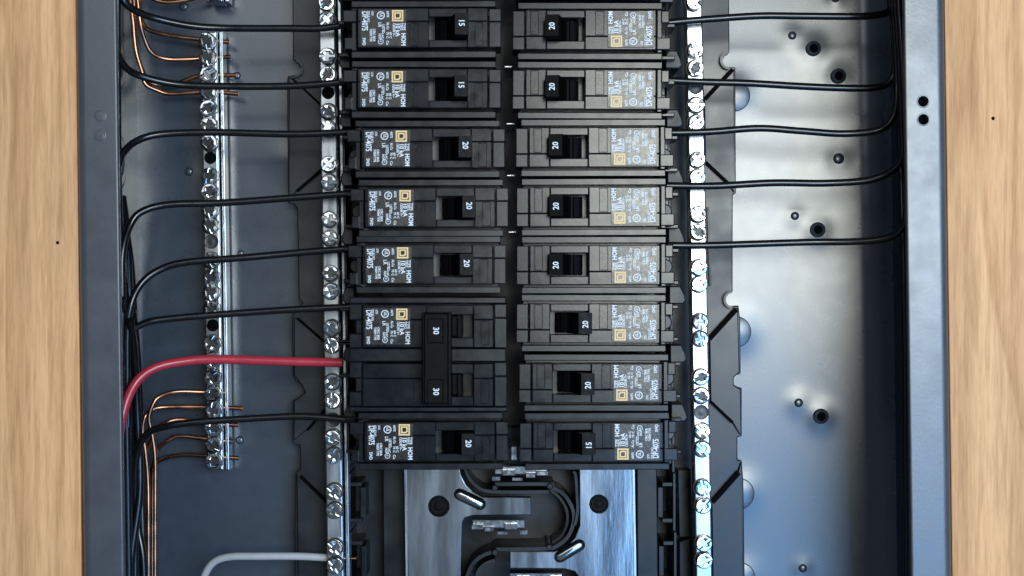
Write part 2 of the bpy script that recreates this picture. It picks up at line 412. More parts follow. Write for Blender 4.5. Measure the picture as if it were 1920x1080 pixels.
for (x0, y0, x1, y1, wd) in ((548, 147, 602, 197, 4), (557, 358, 604, 317, 4), (557, 597, 610, 643, 4), (576, 807, 612, 765, 4), (562, 893, 618, 947, 5),
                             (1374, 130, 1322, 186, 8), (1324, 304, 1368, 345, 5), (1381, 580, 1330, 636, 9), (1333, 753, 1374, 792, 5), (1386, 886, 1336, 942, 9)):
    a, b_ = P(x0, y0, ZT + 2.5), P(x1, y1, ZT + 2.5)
    MB().wall([tuple(a[:2]), tuple(b_[:2])], wd * .25, ZT - 1, ZT + 2.5).build('step_shade', 'dark', base)  # strip coloured near-black to stand for the shaded side of the step
# spine plates either side of the bus bars
def slab(poly, z0, z1, name='spine_plate', m='base', b=0.5): return MB().prism(pxpoly(poly, z1), z0, z1, b).build(name, m, base)
slab([(712, -200), (756, -200), (764, 1300), (720, 1300)], 6, 24)
slab([(1188, -200), (1222, -200), (1236, 1300), (1196, 1300)], 6, 26)
slab([(1270, 880), (1295, 880), (1300, 1008), (1273, 1008)], 6, 16, 'cover_plate')
slab([(1273, 1016), (1300, 1008), (1306, 1300), (1276, 1300)], 6, 17, 'cover_plate')
# rails with square hooks
for side in (0, 1):
    for k in range(-1, 13):
        y0 = 4 + k * 110.4
        sh = (y0 - 540) * 0.0155
        def R(x0, x1, ya, yb, z0, z1, nm='rail_hook', b=0.3):
            if side == 0: pts = [(1254 - 304 * 2 + 8 + (1254 - x0) + sh, y0 + ya), (1254 - 304 * 2 + 8 + (1254 - x1) + sh, y0 + ya), (1254 - 304 * 2 + 8 + (1254 - x1) + sh, y0 + yb), (1254 - 304 * 2 + 8 + (1254 - x0) + sh, y0 + yb)]
            else: pts = [(x0 + sh, y0 + ya), (x1 + sh, y0 + ya), (x1 + sh, y0 + yb), (x0 + sh, y0 + yb)]
            return MB().prism(pxpoly(pts, z1), z0, z1, b).build(nm, 'base', base)
        R(1256, 1262, 0, 109, 6, 30, 'rail_web')
        R(1236, 1262, 17, 25, 6, 29)
        R(1236, 1262, 85, 93, 6, 29)
        R(1228, 1238, 26, 84, 6, 24, 'rail_web')
# upright snap lugs at the wire ends of the breakers
for side in (0, 1):
    for k in range(0, 8):
        y0 = 4 + k * 110.4; sh = (y0 - 540) * 0.0155; z1 = 44
        if side == 1: pts = [(1254 + sh, y0 - 20), (1276 + sh, y0 - 20), (1284 + sh, y0 - 2), (1286 + sh, y0 + 8), (1280 + sh, y0 + 14), (1254 + sh, y0 + 14)]
        else: pts = [(664 + sh, y0 - 18), (648 + sh, y0 - 18), (642 + sh, y0 - 4), (642 + sh, y0 + 8), (648 + sh, y0 + 14), (664 + sh, y0 + 14)]
        if y0 > 20: MB().prism(pxpoly(pts, z1), 14, z1, 0.6).build('snap_lug', 'base', base)
# central channel: floor, S-shaped walls
slab([(862, 800), (1090, 800), (1092, 1200), (860, 1200)], 6, 14, 'channel_floor')
def chan(line, z1=39, t=1.6):
    MB().wall(pxpoly(line, z1), t, 13, z1).build('channel_wall', 'base', base)
def spl(pts, sub=6):
    out = []; e = [pts[0]] + pts + [pts[-1]]
    for i in range(1, len(e) - 2):
        a, b, c, d = [Vector(q) for q in e[i - 1:i + 3]]
        for k in range(sub):
            t = k / sub; q = 0.5 * ((2 * b) + (c - a) * t + (2 * a - 5 * b + 4 * c - d) * t * t + (3 * b - a - 3 * c + d) * t ** 3); out.append((q.x, q.y))
    return out + [pts[-1]]
for dy in (0, 223.5):
    if dy: sh = dy * .0155
    else: sh = 0
    def T(l): return [(x + sh, y + dy) for x, y in l]
    chan(spl(T([(928, 908), (1028, 908), (1034, 914), (1056, 926), (1072, 950), (1076, 975), (1066, 1005), (1044, 1024), (1020, 1029), (930, 1030)])))
    chan(spl(T([(1032, 918), (1050, 934), (1062, 955), (1064, 980), (1054, 1004), (1036, 1018)])), 33, 1.2)
    chan(spl(T([(1076, 884), (1080, 895), (1082, 930), (1083, 960), (1078, 985)])), 41, 1.2)
    chan(spl(T([(872, 868), (876, 890), (894, 912), (924, 922), (1028, 922)])), 37, 1.4)
    chan(spl(T([(928, 1034), (905, 1042), (886, 1058), (876, 1082), (874, 1110)])), 37, 1.6)
    chan(spl(T([(928, 1050), (908, 1058), (896, 1072), (890, 1095)])), 33, 1.2)
    for x, y in ((928, 915), (1031, 912), (928, 1036), (1030, 1026)):
        c = P(x + sh, y + dy, 40); MB().lathe((c.x, c.y, 13), [(1.5, 0), (1.5, 26), (1.1, 27), (0, 27)], 10).build('post', 'base', base)

# ------------------------------------------------------------------ bus bars
def bus(poly, ribs, plugs, edge, label):
    z = 40
    c = P(*poly[0], z)
    t = thing('bus_bar', label, 'bus bar', (c.x, c.y, z - 3))
    MB().prism(pxpoly(poly, z), z - 3, z, 0.45).build('plate', 'bus', t)
    for (x0, y0, x1, y1) in ribs:
        a, b = P(x0, y0, z), P(x1, y1, z); d = (b - a).normalized(); nn = Vector((-d.y, d.x, 0)); r = 2.3
        m = MB(); rings = []
        for rr, zz in ((r + .6, -0.2), (r, 0.5), (r * .75, 1.3), (r * .35, 1.75)):
            ring = []
            ang = math.atan2(d.y, d.x)
            for k in range(9): aa = ang + math.pi / 2 + math.pi * k / 8; ring.append((a.x + rr * math.cos(aa), a.y + rr * math.sin(aa), z + zz))
            for k in range(9): aa = ang - math.pi / 2 + math.pi * k / 8; ring.append((b.x + rr * math.cos(aa), b.y + rr * math.sin(aa), z + zz))
            rings.append(ring)
        n = len(rings[0]); v = [p for rg in rings for p in rg]
        f = [[k * n + i, k * n + (i + 1) % n, (k + 1) * n + (i + 1) % n, (k + 1) * n + i] for k in range(3) for i in range(n)] + [[3 * n + i for i in range(n)]]
        m.add(v, f).build('pressed_rib', 'bus', t, angle=70)
    for px, py, r in plugs:
        q = P(px, py, z)
        MB().lathe((q.x, q.y, z), [(r, -0.5), (r, 0.25), (r - .25, 0.5), (r - .8, 0.5), (r - 1.1, 0.12), (r * .45, 0.1), (r * .35, .3), (0, .35)], 26).build('plug', 'toggle', t)
    m = MB().wall(pxpoly(edge, z + .9), 0.9, z - 3, z + 0.9); m.build('folded_edge', 'bar', t)
    return t
# each bar carries a finger towards the middle for every second breaker space
def bars():
    L_ = [(762, 860), (856, 860)]
    for dy in (0, 223.5):
        s = dy * .0155
        L_ += [(860 + s, 872 + dy), (864 + s, 890 + dy), (874 + s, 910 + dy), (888 + s, 923 + dy), (906 + s, 932 + dy), (995 + s, 932 + dy), (996 + s, 966 + dy), (886 + s, 967 + dy), (872 + s, 971 + dy), (866 + s, 980 + dy)]
    L_ += [(872, 1330), (772, 1330)]
    L_[0] = (759, 860)
    R_ = [(1190, 860), (1086, 860)]
    for dy in (0, 223.5):
        s = dy * .0155
        R_ += [(1087 + s, 985 + dy), (1078 + s, 1008 + dy), (1060 + s, 1027 + dy), (1040 + s, 1034 + dy), (956 + s, 1034 + dy), (956 + s, 1066 + dy), (1060 + s, 1067 + dy), (1078 + s, 1072 + dy), (1088 + s, 1086 + dy)]
    R_ += [(1096, 1330), (1200, 1330)]
    return L_, R_
Lb, Rb = bars()

bus(Lb, [(862, 927, 900, 945)], [(823, 949, 4.9)], [(760, 880), (766, 1330)], 'dull grey metal bus bar below the left breaker column')
bus(Rb, [(1050, 1044, 1086, 1022)], [(1123, 945, 4.4)], [(1188, 880), (1195, 1330)], 'bright bluish metal bus bar below the right breaker column')
# stabs: tinned blades that stand up from each finger
def stab(cx, cy, flip, label):
    z = 49; c = P(cx, cy, z)
    t = thing('bus_stab', label, 'stab', (c.x, c.y, 36), 'metal stabs on the bus bars')
    def bx(x0, x1, y0, y1, z0, z1, nm, b=0.3):
        pts = [(cx + x * flip, cy + y) for x, y in ((x0, y0), (x1, y0), (x1, y1), (x0, y1))]
        MB().prism(pxpoly(pts, z1), z0, z1, b).build(nm, 'screw', t)
    bx(-54, 44, -10, 5, 34, 43, 'blade')
    bx(-56, -34, -1, 8, 38, 46.5, 'jaw'); bx(-32, -14, 3, 12, 36, 45, 'jaw'); bx(-8, 12, 11, 18, 36, 43, 'jaw')
    bx(6, 30, -2, 8, 38, 46, 'jaw'); bx(34, 50, 9, 18, 36, 43, 'jaw')
stab(940, 985, 1, 'jagged silvery stab standing in the middle of the open channel')
stab(972, 884, -1, 'silvery stab peeking out just under the lowest two breakers')
stab(1000, 1085, -1, 'silvery stab at the bottom edge below the right bar finger')
for k, (x, y) in enumerate(((953, 125), (957, 232), (958, 329), (961, 435), (964, 850))):
    c = P(x, y, 46)
    lab = ['between the first and second breaker rows', 'between the second and third breaker rows', 'between the third and fourth breaker rows', 'between the fourth and fifth breaker rows', 'beside the bottom left breaker'][k]
    w_, h_ = (8, 2) if k < 4 else (6, 13)
    solo(MB().prism(pxpoly([(x - w_, y - h_), (x + w_, y - h_), (x + w_, y + h_), (x - w_, y + h_)], 52), 20, 52, 0.3), 'stab_tip', 'screw', 'bright metal stab tip showing in the gap ' + lab, 'stab', tuple(c - Vector((0, 0, 26))), 'metal stabs on the bus bars')

# ------------------------------------------------------------------ breakers
q_ = (D - 77.0) / F          # mm per photo pixel at the breaker faces
def lb(m, x0, x1, y0, y1, z0, z1, b=0.35):
    return m.box(x0 * q_, x1 * q_, -y0 * q_, -y1 * q_, z0, z1, b)

def label_print(part, ox, oy, z, full=True):
    """the printed patch: text runs down the picture on the left column; ox,oy = patch centre in px"""
    t = MB(); rz = -math.pi / 2
    def tx(s_, x, y, h, bold=0.0, sx=1.0):   # x: baseline, y: start, both in px from the patch corner (678,134)
        t.text(s_, ((ox - 43.5 + x) * q_, -(oy - 34 + y) * q_, z), h * q_ * 1.38, rz, 0, bold * 1.1, sx)
    if full:
        tx('DP-4075', 3.5, 3.5, 11.2, 0.06, 0.66)
        tx('SWD', 4.5, 53, 6.0, 0.04, 0.78)
        tx('ISSUE NO', 13.0, 3, 5.0, 0.02, 0.72); tx('LISTED', 21.0, 3, 4.0, 0.02, 0.5)
        tx('CIRC BKR', 24.0, 36, 4.6, 0.03, 0.86); tx('THERM TYPE', 18.0, 36, 4.6, 0.03, 0.66)
        tx('LR', 34.0, 24, 6.0, 0.03); tx('LISTED', 41.0, 28, 5.0, 0.03, 0.80)
        tx('Cu', 49.0, 58, 5.0, 0.03); tx('AL-Cu', 49.5, 24, 5.0, 0.03, 0.72); tx('60/75', 49.5, 3, 4.4, 0.03, 0.85)
        tx('60 C', 55.0, 42, 4.4, 0.03); tx('75 C', 49.0, 42, 4.4, 0.03)
        tx('120/240 V~', 61.0, 25, 5.2, 0.03, 0.74)
        tx('10 kA', 66.5, 25, 8.4, 0.06, 0.90)
        tx('TIPO', 74.5, 25, 4.8, 0.03, 0.95)
        tx('TYPE', 79.5, 25, 5.4, 0.03, 0.85); tx('HOM', 77.0, 44, 8.6, 0.07, 0.86)
        def ring(cx, cy, r, th, n=20):
            cx, cy = (ox - 43.5 + cx) * q_, -(oy - 34 + cy) * q_; v = []; f = []
            for k in range(n):
                a = 2 * math.pi * k / n; v += [(cx + r * q_ * math.cos(a), cy + r * q_ * math.sin(a), z), (cx + (r - th) * q_ * math.cos(a), cy + (r - th) * q_ * math.sin(a), z)]
            for k in range(n): j = (k + 1) % n; f.append([2 * k, 2 * j, 2 * j + 1, 2 * k + 1])
            t.add(v, f)
        ring(38.5, 11, 7.4, 1.6); ring(38.5, 60, 5.2, 1.1)
        tx('UL', 36.5, 7.0, 6.0, 0.04, 0.8); tx('c', 37, 58.2, 5.0, 0.03)
        tx('NOM', 34.5, 45, 4.2, 0.03, 0.9); tx('LAC', 40, 45, 4.2, 0.03, 0.9)
    t.build('lettering', 'print', part, smooth=False, recalc=False)
    g = MB()
    cx, cy = ox + 26.5, oy - 22.5
    def sq(h, th, dshape=False):
        def shape(e):
            if not dshape: return [(-e, -e), (e, -e), (e, e), (-e, e)]
            c_ = e * 0.45
            return [(-e, e - 0), (-e, -e), (e, -e)] + [(e, e - c_), (e - c_, e)]
        a, b_ = shape(h), shape(h - th); n = len(a)
        v = [((cx + x) * q_, -(cy + y) * q_, z + .01) for x, y in a] + [((cx + x) * q_, -(cy + y) * q_, z + .01) for x, y in b_]
        g.add(v, [[i, (i + 1) % n, n + (i + 1) % n, n + i] for i in range(n)])
    sq(10.6, 3.0); sq(6.4, 2.7, True)
    g.build('emblem', 'gold', part, smooth=False, recalc=False)

def toggle_mesh(state, oc, yc, w=19.5):
    """rocker lever seen end-on; oc = opening centre x (px)"""
    s_ = 1 if state == 'on' else -1
    m = MB(); y0, y1 = -(yc - w) * q_, -(yc + w) * q_
    def X(v): return (oc + s_ * v) * q_
    prof = [(X(15), 88.2), (X(39), 87.6), (X(40), 86.7), (X(37), 79), (X(31), 68), (X(-26), 68), (X(-24), 70.5), (X(-12), 72.0), (X(-4), 72.4), (X(0), 73.0), (X(13.6), 87.6)]
    m.extrude_y(prof, y0, y1)
    m.extrude_y([(X(-15), 71.5), (X(-15), 73.4), (X(-9), 74.0), (X(-8), 72.2)], y0 * 0.98, y1 * 0.98)
    return m

def face_pieces(t, cy, hole, fx0=-123, fx1=121, fy0=-37.5, fy1=37, full=True):
    hx0, hx1, hy0, hy1 = hole
    m = MB()
    lb(m, fx0, hx0, cy + fy0, cy - 12.5, 66, 77.8); lb(m, fx0, hx0, cy - 12.2, cy + fy1, 66, 78.0)
    lb(m, hx0 + .3, hx1 - .3, cy + fy0 + .4, cy + hy0, 66, 77.6); lb(m, hx0 + .3, hx1 - .3, cy + hy1, cy + fy1 - .4, 66, 77.6)
    lb(m, hx1, fx1, cy + fy0, cy - 12.5, 66, 77.8); lb(m, hx1, fx1, cy - 12.2, cy + fy1, 66, 78.0)
    m.build('face_plate', 'plastic_face', t)
    # frame lines and raised ON / OFF marks
    for word, x0, x1, tx_, ty in (('I ON', hx1 + 14, hx1 + 30, hx1 + 18, -5), ('O OFF', -26, -9, -22, -7)):
        e = MB()
        for a in ((x0, x0 + 1.3, -10, 35), (x1 - 1.3, x1, -10, 35), (x0 + 1.3, x1 - 1.3, -10, -8.7), (x0 + 1.3, x1 - 1.3, 33.7, 35)): lb(e, a[0], a[1], cy + a[2], cy + a[3], 77.9, 78.35, 0.12)
        e.text(word, (tx_ * q_, -(cy + ty) * q_, 77.95), 3.1, -math.pi / 2, 0.4, 0.04)
        e.build('on_mark' if word == 'I ON' else 'off_mark', 'plastic_face', t, recalc=False)
    return m

HOLE = (10, 82.5, -20.8, 22.2)
def make_single():
    t = thing('circuit_breaker', cat='circuit breaker')
    m = MB()
    lb(m, -134, 134, -51, 51, 26, 66, 0.5)
    lb(m, -136, 136, -53.8, -41.6, 60, 74.6, 0.3); lb(m, -136, 136, 41.2, 53.8, 60, 74.6, 0.3)
    lb(m, -136, -126, -40.8, 40.3, 60, 74.2, 0.4)
    m.build('body', 'plastic', t)
    m = MB(); lb(m, 123, 146, -37, -12.5, 60, 76.6); lb(m, 123, 145.5, -12, 36, 60, 76.9); m.build('inner_end', 'plastic', t)
    m = MB(); lb(m, -151, -125, -36, -13, 58, 75.9, 0.4); lb(m, -149, -134, 15, 38, 58, 75.2, 0.4); m.build('end_tab', 'plastic', t)
    m = MB(); lb(m, -172, -133, -37, -29, 32, 50, 0.4); lb(m, -172, -133, 26, 34, 32, 50, 0.4); lb(m, -160, -133, -30, 28, 30, 36, 0.4); m.build('terminal_shroud', 'plastic', t)
    m = MB(); m.lathe((-150 * q_, 1 * q_, 36), [(3.6, -1), (3.6, 1.2), (3.0, 1.6), (0, 1.6)], 14); m.build('terminal_screw', 'screw_dark', t)
    face_pieces(t, 0, HOLE)
    m = MB(); lb(m, -118, -31.5, -34, 34.5, 77.4, 78.25, 0.12); lab = m.build('label_patch', 'label', t)
    label_print(lab, -74.5, 0.2, 78.29)
    return t
proto = make_single()
TOG = {st: toggle_mesh(st, 46, 0.7).mesh('toggle', 'toggle') for st in ('on', 'off')}
NUM = {}
for st in ('on', 'off'):
    for nb in ('15', '20'):
        x = 46 + (27.5 if st == 'on' else -27.0)
        NUM[st, nb] = MB().text(nb, ((x - 5.2) * q_, 1.2 * q_, 88.3), 3.45, -math.pi / 2, 0.0, 0.06, 0.9, 'CENTER').mesh('rating_number', 'print', smooth=False, recalc=False)

used = [False]
def breaker(cx, cy, rating, state, flip, label, group, dz=0.0, rot=0.0):
    o = proto if not used[0] else copy_tree(proto); used[0] = True
    c = P(cx, cy, 74.5)
    o.location = (c.x * S, c.y * S, dz * S); o.rotation_euler = (0, 0, (math.pi if flip else 0.0) + math.radians(rot))
    tag(o, label, 'circuit breaker', group)
    tg = bpy.data.objects.new('toggle', TOG[state]); C.objects.link(tg); tg.parent = o
    if rating:
        nb = bpy.data.objects.new('rating_number', NUM[state, rating]); C.objects.link(nb); nb.parent = tg
    return o
GL, GR = 'single breakers in the left column', 'single breakers in the right column'
# the prototype is used last-in-first: copies are taken before toggles are hung on it
spec = [
 (792, -53, None, 'on', 0, 'black breaker cut off by the top edge, left column', GL),
 (1104, -53, None, 'on', 1, 'black breaker cut off by the top edge, right column', GR),
 (792.5, 57, '15', 'on', 0, 'black breaker marked 15, first whole one at the top of the left column', GL),
 (796, 167.5, '15', 'on', 0, 'black breaker marked 15, second whole one down the left column', GL),
 (801.5, 278, '20', 'on', 0, 'black breaker marked 20 below the two 15s in the left column', GL),
 (806, 388, '20', 'on', 0, 'black breaker marked 20, fourth whole one down the left column', GL),
 (802.5, 498, '20', 'on', 0, 'black breaker marked 20 directly above the wide tied double breaker', GL),
 (808.5, 829, '20', 'on', 0, 'black breaker marked 20 directly below the tied double breaker', GL),
 (1107.5, 58.5, '20', 'on', 1, 'black breaker marked 20, first whole one at the top of the right column', GR),
 (1105, 168, '20', 'on', 1, 'black breaker marked 20, second whole one down the right column', GR),
 (1111, 277, '20', 'on', 1, 'black breaker marked 20, third whole one down the right column', GR),
 (1112.5, 387, '20', 'on', 1, 'black breaker marked 20, fourth whole one down the right column', GR),
 (1115, 496.5, '20', 'on', 1, 'lowest right column breaker with its toggle thrown towards the middle', GR),
 (1112.5, 607, '20', 'off', 1, 'upper of two 20 breakers with toggle thrown outward, right column', GR),
 (1117.5, 718, '20', 'off', 1, 'lower of two 20 breakers with toggle thrown outward, right column', GR),
 (1118, 826, '15', 'off', 1, 'black breaker marked 15 at the bottom of the right column', GR),
]
random.seed(11)
clones = [proto] + [None] * (len(spec) - 1)
for i in range(1, len(spec)): clones[i] = copy_tree(proto)
for i, (cx, cy, rt_, st, fl, lab, g) in enumerate(spec):
    o = clones[i]; c = P(cx, cy, 74.5)
    o.location = (c.x * S, c.y * S, random.uniform(-.5, .5) * S)
    o.rotation_euler = (math.radians(random.uniform(-.35, .35)), math.radians(random.uniform(-.35, .35)), (math.pi if fl else 0.0) + math.radians(random.uniform(-.25, .25)))
    tag(o, lab, 'circuit breaker', g)
    for ch in o.children:
        if ch.name.startswith('label_patch'):
            ch.location = (random.uniform(-.2, .2) * S, random.uniform(-.15, .15) * S, 0); ch.rotation_euler = (0, 0, math.radians(random.uniform(-.5, .5)))
    tg = bpy.data.objects.new('toggle', TOG[st]); C.objects.link(tg); tg.parent = o
    if rt_:
        nb = bpy.data.objects.new('rating_number', NUM[st, rt_]); C.objects.link(nb); nb.parent = tg

# the two-pole breaker with a tie bar
t = thing('double_circuit_breaker', 'wide black double breaker with a tall handle tie marked 30 twice', 'circuit breaker')
c = P(802.5, 664, 74.5); t.location = (c.x * S, c.y * S, 0)
m = MB(); lb(m, -136, 138, -106, 106, 26, 66, 0.5)
lb(m, -148, 147, -108, -94.5, 58, 74.6, 0.6); lb(m, -148, 147, -11.5, 15, 58, 74.6, 0.6); lb(m, -148, 149, 98.5, 109, 58, 74.6, 0.6)
for y0 in (-94.5, 15):
    lb(m, -148, -123.5, y0, y0 + 30, 58, 74.4, 0.4); lb(m, -136, -123.5, y0 + 30, y0 + 56, 58, 74.4, 0.4); lb(m, -148, -123.5, y0 + 56, y0 + 83, 58, 74.4, 0.4)
    lb(m, 125, 148, y0, y0 + 26, 58, 75.6, 0.4); lb(m, 125, 148.5, y0 + 26.4, y0 + 83, 58, 76.0, 0.4)
m.build('body', 'plastic', t)
m = MB()
for y0 in (-37, 29): lb(m, -180, -135, y0 - 50, y0 - 42, 32, 50, 0.4); lb(m, -180, -135, y0 + 14, y0 + 22, 32, 50, 0.4)
m.build('terminal_shroud', 'plastic', t)
for cy in (-53, 57): face_pieces(t, cy, (-3, 86, -21, 21.5), -122, 123, -40, 40)
m = MB(); lb(m, -118, -31.5, -88, -18, 77.4, 78.25, 0.12); lab_ = m.build('label_patch', 'label', t); label_print(lab_, -74.5, -53, 78.29)
for cy in (-53, 57):
    m = MB(); lb(m, -2, 60, cy - 20, cy + 20, 66, 76.0, 0.5); m.extrude_y([(58 * q_, 70), (66 * q_, 70), (62 * q_, 80), (58 * q_, 80)], -(cy - 20) * q_, -(cy + 20) * q_); m.build('toggle', 'toggle', t)
m = MB(); lb(m, -5, 47, -79, 90, 76, 89.0, 0.8); lb(m, -6, -3.2, -80, 91, 84, 90.2, 0.3); lb(m, 40, 47, -79, 90, 84, 90.0, 0.4)
tie = m.build('handle_tie', 'toggle', t)
for cy in (-46, 66):
    m = MB()
    for a in ((3, 33, cy - 23, cy - 21), (3, 33, cy + 21, cy + 23), (3, 5.2, cy - 23, cy + 23), (30.8, 33, cy - 23, cy + 23)): lb(m, *a, 88.5, 89.7, 0.2)
    m.build('window_frame', 'toggle', tie)
    MB().text('30', (13.5 * q_, -(cy) * q_, 89.06), 3.45, -math.pi / 2, 0.0, 0.06, 0.9, 'CENTER').build('rating_number', 'print', tie, smooth=False, recalc=False)

# ------------------------------------------------------------------ terminal bars with their screws
def screw_mesh(r=3.9, name='screw'):
    m = MB(); m.lathe((0, 0, 0), [(r * .72, -3.2), (r * .72, -0.3), (r, -0.3), (r, 0.25), (r * .97, 0.45), (0, 0.45)], 22)
    wd, nt, ny_ = r * .15, r * .50, r * .30
    for sg in (1, -1):
        a0 = math.asin(wd / r) + .02; pts = []
        for k in range(13):
            a = math.radians(-90) + a0 + (math.pi - 2 * a0) * k / 12; pts.append((r * math.cos(a), r * math.sin(a)))
        pts += [(wd, ny_), (nt, ny_ * .8), (nt, -ny_ * .8), (wd, -ny_)]
        pts = [(sg * x, sg * y) for x, y in pts]
        k0 = len(m.v); m.prism(pts, 0.35, 1.95, 0.4)
        m.v[k0:] = [(x, y, z - (0.17 * math.hypot(x, y) if z > 1 else 0)) for x, y, z in m.v[k0:]]
    return m.mesh(name, 'screw')
SC_BIG, SC = screw_mesh(4.0), screw_mesh(3.65)
THREAD_SHADE = MB().lathe((0, 0, 0), [(4.15, 0.0), (4.1, 0.12), (3.3, 0.14), (3.1, 2.6), (0, 2.6)], 22).mesh('thread_shade_ring', 'screw_dark')  # dark threaded shank plus a near-black ring standing for shadow around the head
SUNK = MB().lathe((0, 0, 0), [(3.4, 0.05), (3.2, 0.12), (2.9, 0.05), (2.7, -0.0), (1.2, -.0), (.9, .06), (0, .06)], 20).mesh('sunk_screw', 'screw_dark')
HOLED = MB().lathe((0, 0, 0), [(2.9, 0.04), (2.7, 0.09), (0, 0.06)], 20).mesh('empty_hole', 'dark')
random.seed(21)
def bar_thing(name, label, x_of, y0, y1, hw, z0, z1, screws, sunk, empty, big, rimside):
    xm = x_of((y0 + y1) / 2); c = P(xm, (y0 + y1) / 2, z0)
    t = thing(name, label, 'terminal bar', tuple(c))
    MB().prism(pxpoly([(x_of(y0) - hw, y0), (x_of(y0) + hw, y0), (x_of(y1) + hw, y1), (x_of(y1) - hw, y1)], z1), z0, z1, 0.7).build('bar', 'bar', t)
    if rimside:
        d = rimside
        MB().prism(pxpoly([(x_of(y0) + d, y0), (x_of(y0) + d + 6.5, y0), (x_of(y1) + d + 6.5, y1), (x_of(y1) + d, y1)], z1 - 4), z0 - 2, z1 - 4, 0.3).build('edge_strip', 'bar', t)
    for y in screws:
        tall = random.uniform(2.0, 3.0) if not big else random.uniform(1.2, 2.2)
        p = P(x_of(y) + (-1.5 if big else 0), y, z1 + 1.4) - c; p.z = z1 + tall - z0
        o = place('screw', SC_BIG if big else SC, t, p, random.uniform(0, math.pi))
        th = place('thread_shade_ring', THREAD_SHADE, o, (0, 0, -tall))
        o.rotation_euler = (random.uniform(-.05, .05), random.uniform(-.05, .05), random.uniform(0, math.pi))
    for y in sunk: p = P(x_of(y), y, z1) - c; place('sunk_screw', SUNK, t, p + Vector((0, 0, .02)))
    for y in empty: p = P(x_of(y), y, z1) - c; place('empty_hole', HOLED, t, p + Vector((0, 0, .02)))
    return t
bar_thing('neutral_bar', 'long silvery terminal bar with paired screws beside the left breaker column', lambda y: 614 + (y - 100) * 0.0152, -200, 1280, 15.5, 27, 37,
          [-62, -28, 5, 37, 106, 140, 209, 240, 308, 342, 411, 446, 512, 546, 615, 647, 716, 750, 820, 854, 922, 957, 1026, 1060, 1130], [787], [174], False, 20)
bar_thing('neutral_bar', 'brightly lit terminal bar with paired screws beside the right breaker column', lambda y: 1303 + (y - 100) * 0.0178, -200, 1280, 15.5, 27, 37,
          [-62, -28, 5, 95, 128, 197, 230, 299, 333, 402, 435, 502, 533, 603, 636, 707, 742, 808, 842, 914, 947, 1018, 1050, 1130], [773, 163], [], False, None)
GX = lambda y: 391 + (y - 76) * 0.0150
bar_thing('ground_bar', 'short silvery ground bar with close-set screws and copper wires on the left', GX, 59, 881, 15, 5, 16,
          [78, 108, 140, 174, 204, 234, 268, 330, 360, 394, 423, 488, 520, 548, 579, 643, 676, 708, 739, 769, 802, 835, 865], [453], [296, 610], True, 20)
bar_thing('ground_bar', 'lower end of another ground bar at the very top left', lambda y: 402, -220, 3, 15, 5, 16, [-14, -45], [], [], True, 20)

# ------------------------------------------------------------------ wires
def wire(name, pts, r, m, label, group, sub=8):
    p = [P(*q) for q in pts]
    j = 0.55 if m == 'copper' else 0.3
    p = p[:1] + [q + Vector((random.uniform(-j, j), random.uniform(-j, j), random.uniform(-j, j))) for q in p[1:-1]] + p[-1:]
    return solo(MB().tube(p, r, 12, sub), name, m, label, 'wire', tuple(p[-1]), group, angle=60)
GB, GC, GRt = 'black wires on the left', 'bare copper ground wires', 'black wires on the right'
RB = 1.62
wire('insulated_wire', [(228, -90, 62), (222, -30, 66), (232, 4, 66), (262, 24, 60), (300, 37, 55), (360, 49, 51), (430, 54, 48), (550, 54, 46), (600, 52, 46), (668, 44, 46)], RB, 'wire', 'topmost black wire sloping down from the top left corner', GB)
wire('insulated_wire', [(214, 60, 70), (218, 92, 68), (235, 124, 62), (265, 143, 56), (330, 157, 51), (420, 162, 48), (550, 160, 46), (668, 152, 46)], RB, 'wire', 'black wire crossing the ground bar at its fourth screw', GB)
wire('insulated_wire', [(205, 345, 72), (222, 312, 66), (230, 288, 62), (255, 265, 55), (300, 252, 51), (400, 249, 48), (550, 252, 46), (668, 247, 46)], RB, 'wire', 'black wire bending round into the left wall beside the empty ground bar hole', GB)
wire('insulated_wire', [(228, 700, 56), (228, 560, 58), (231, 475, 58), (245, 421, 55), (270, 396, 53), (320, 382, 51), (420, 380, 48), (550, 371, 46), (668, 362, 46)], RB, 'wire', 'black wire feeding the fourth breaker of the left column', GB)
wire('insulated_wire', [(240, 800, 50), (238, 640, 54), (246, 572, 55), (265, 532, 53), (300, 506, 51), (350, 492, 50), (450, 483, 48), (560, 473, 46), (668, 465, 46)], RB, 'wire', 'black wire feeding the breaker just above the tied double breaker', GB)
wire('insulated_wire', [(236, 900, 46), (236, 680, 50), (245, 626, 52), (275, 604, 52), (330, 597, 50), (420, 590, 48), (550, 581, 46), (668, 575, 46)], RB, 'wire', 'black wire running just above the red wire', GB)
wire('insulated_wire', [(232, 1250, 52), (228, 1000, 54), (222, 850, 60), (234, 766, 59), (255, 717, 56), (290, 691, 54), (340, 678, 51), (400, 674, 49), (520, 676, 47), (642, 680, 46)], 2.05, 'red', 'thick red wire curving into the tied double breaker', None)
wire('insulated_wire', [(252, 1250, 34), (254, 1000, 36), (255, 870, 42), (272, 818, 46), (310, 800, 48), (370, 792, 48), (450, 786, 47), (550, 781, 46), (610, 783, 46), (668, 789, 46)], RB, 'wire', 'lowest black wire on the left, below the red wire', GB)
wire('insulated_wire', [(374, 1190, 20), (378, 1110, 22), (384, 1080, 24), (400, 1056, 27), (430, 1045, 29), (480, 1042, 31), (560, 1044, 32), (618, 1046, 32)], 1.75, 'white', 'whitish wire curving into the left neutral bar at the bottom', None)
wire('copper_wire', [(605, 1046, 32), (640, 1047, 32), (668, 1047, 32)], 0.7, 'copper', 'bare copper tip poking out of the left neutral bar near the bottom', GC)
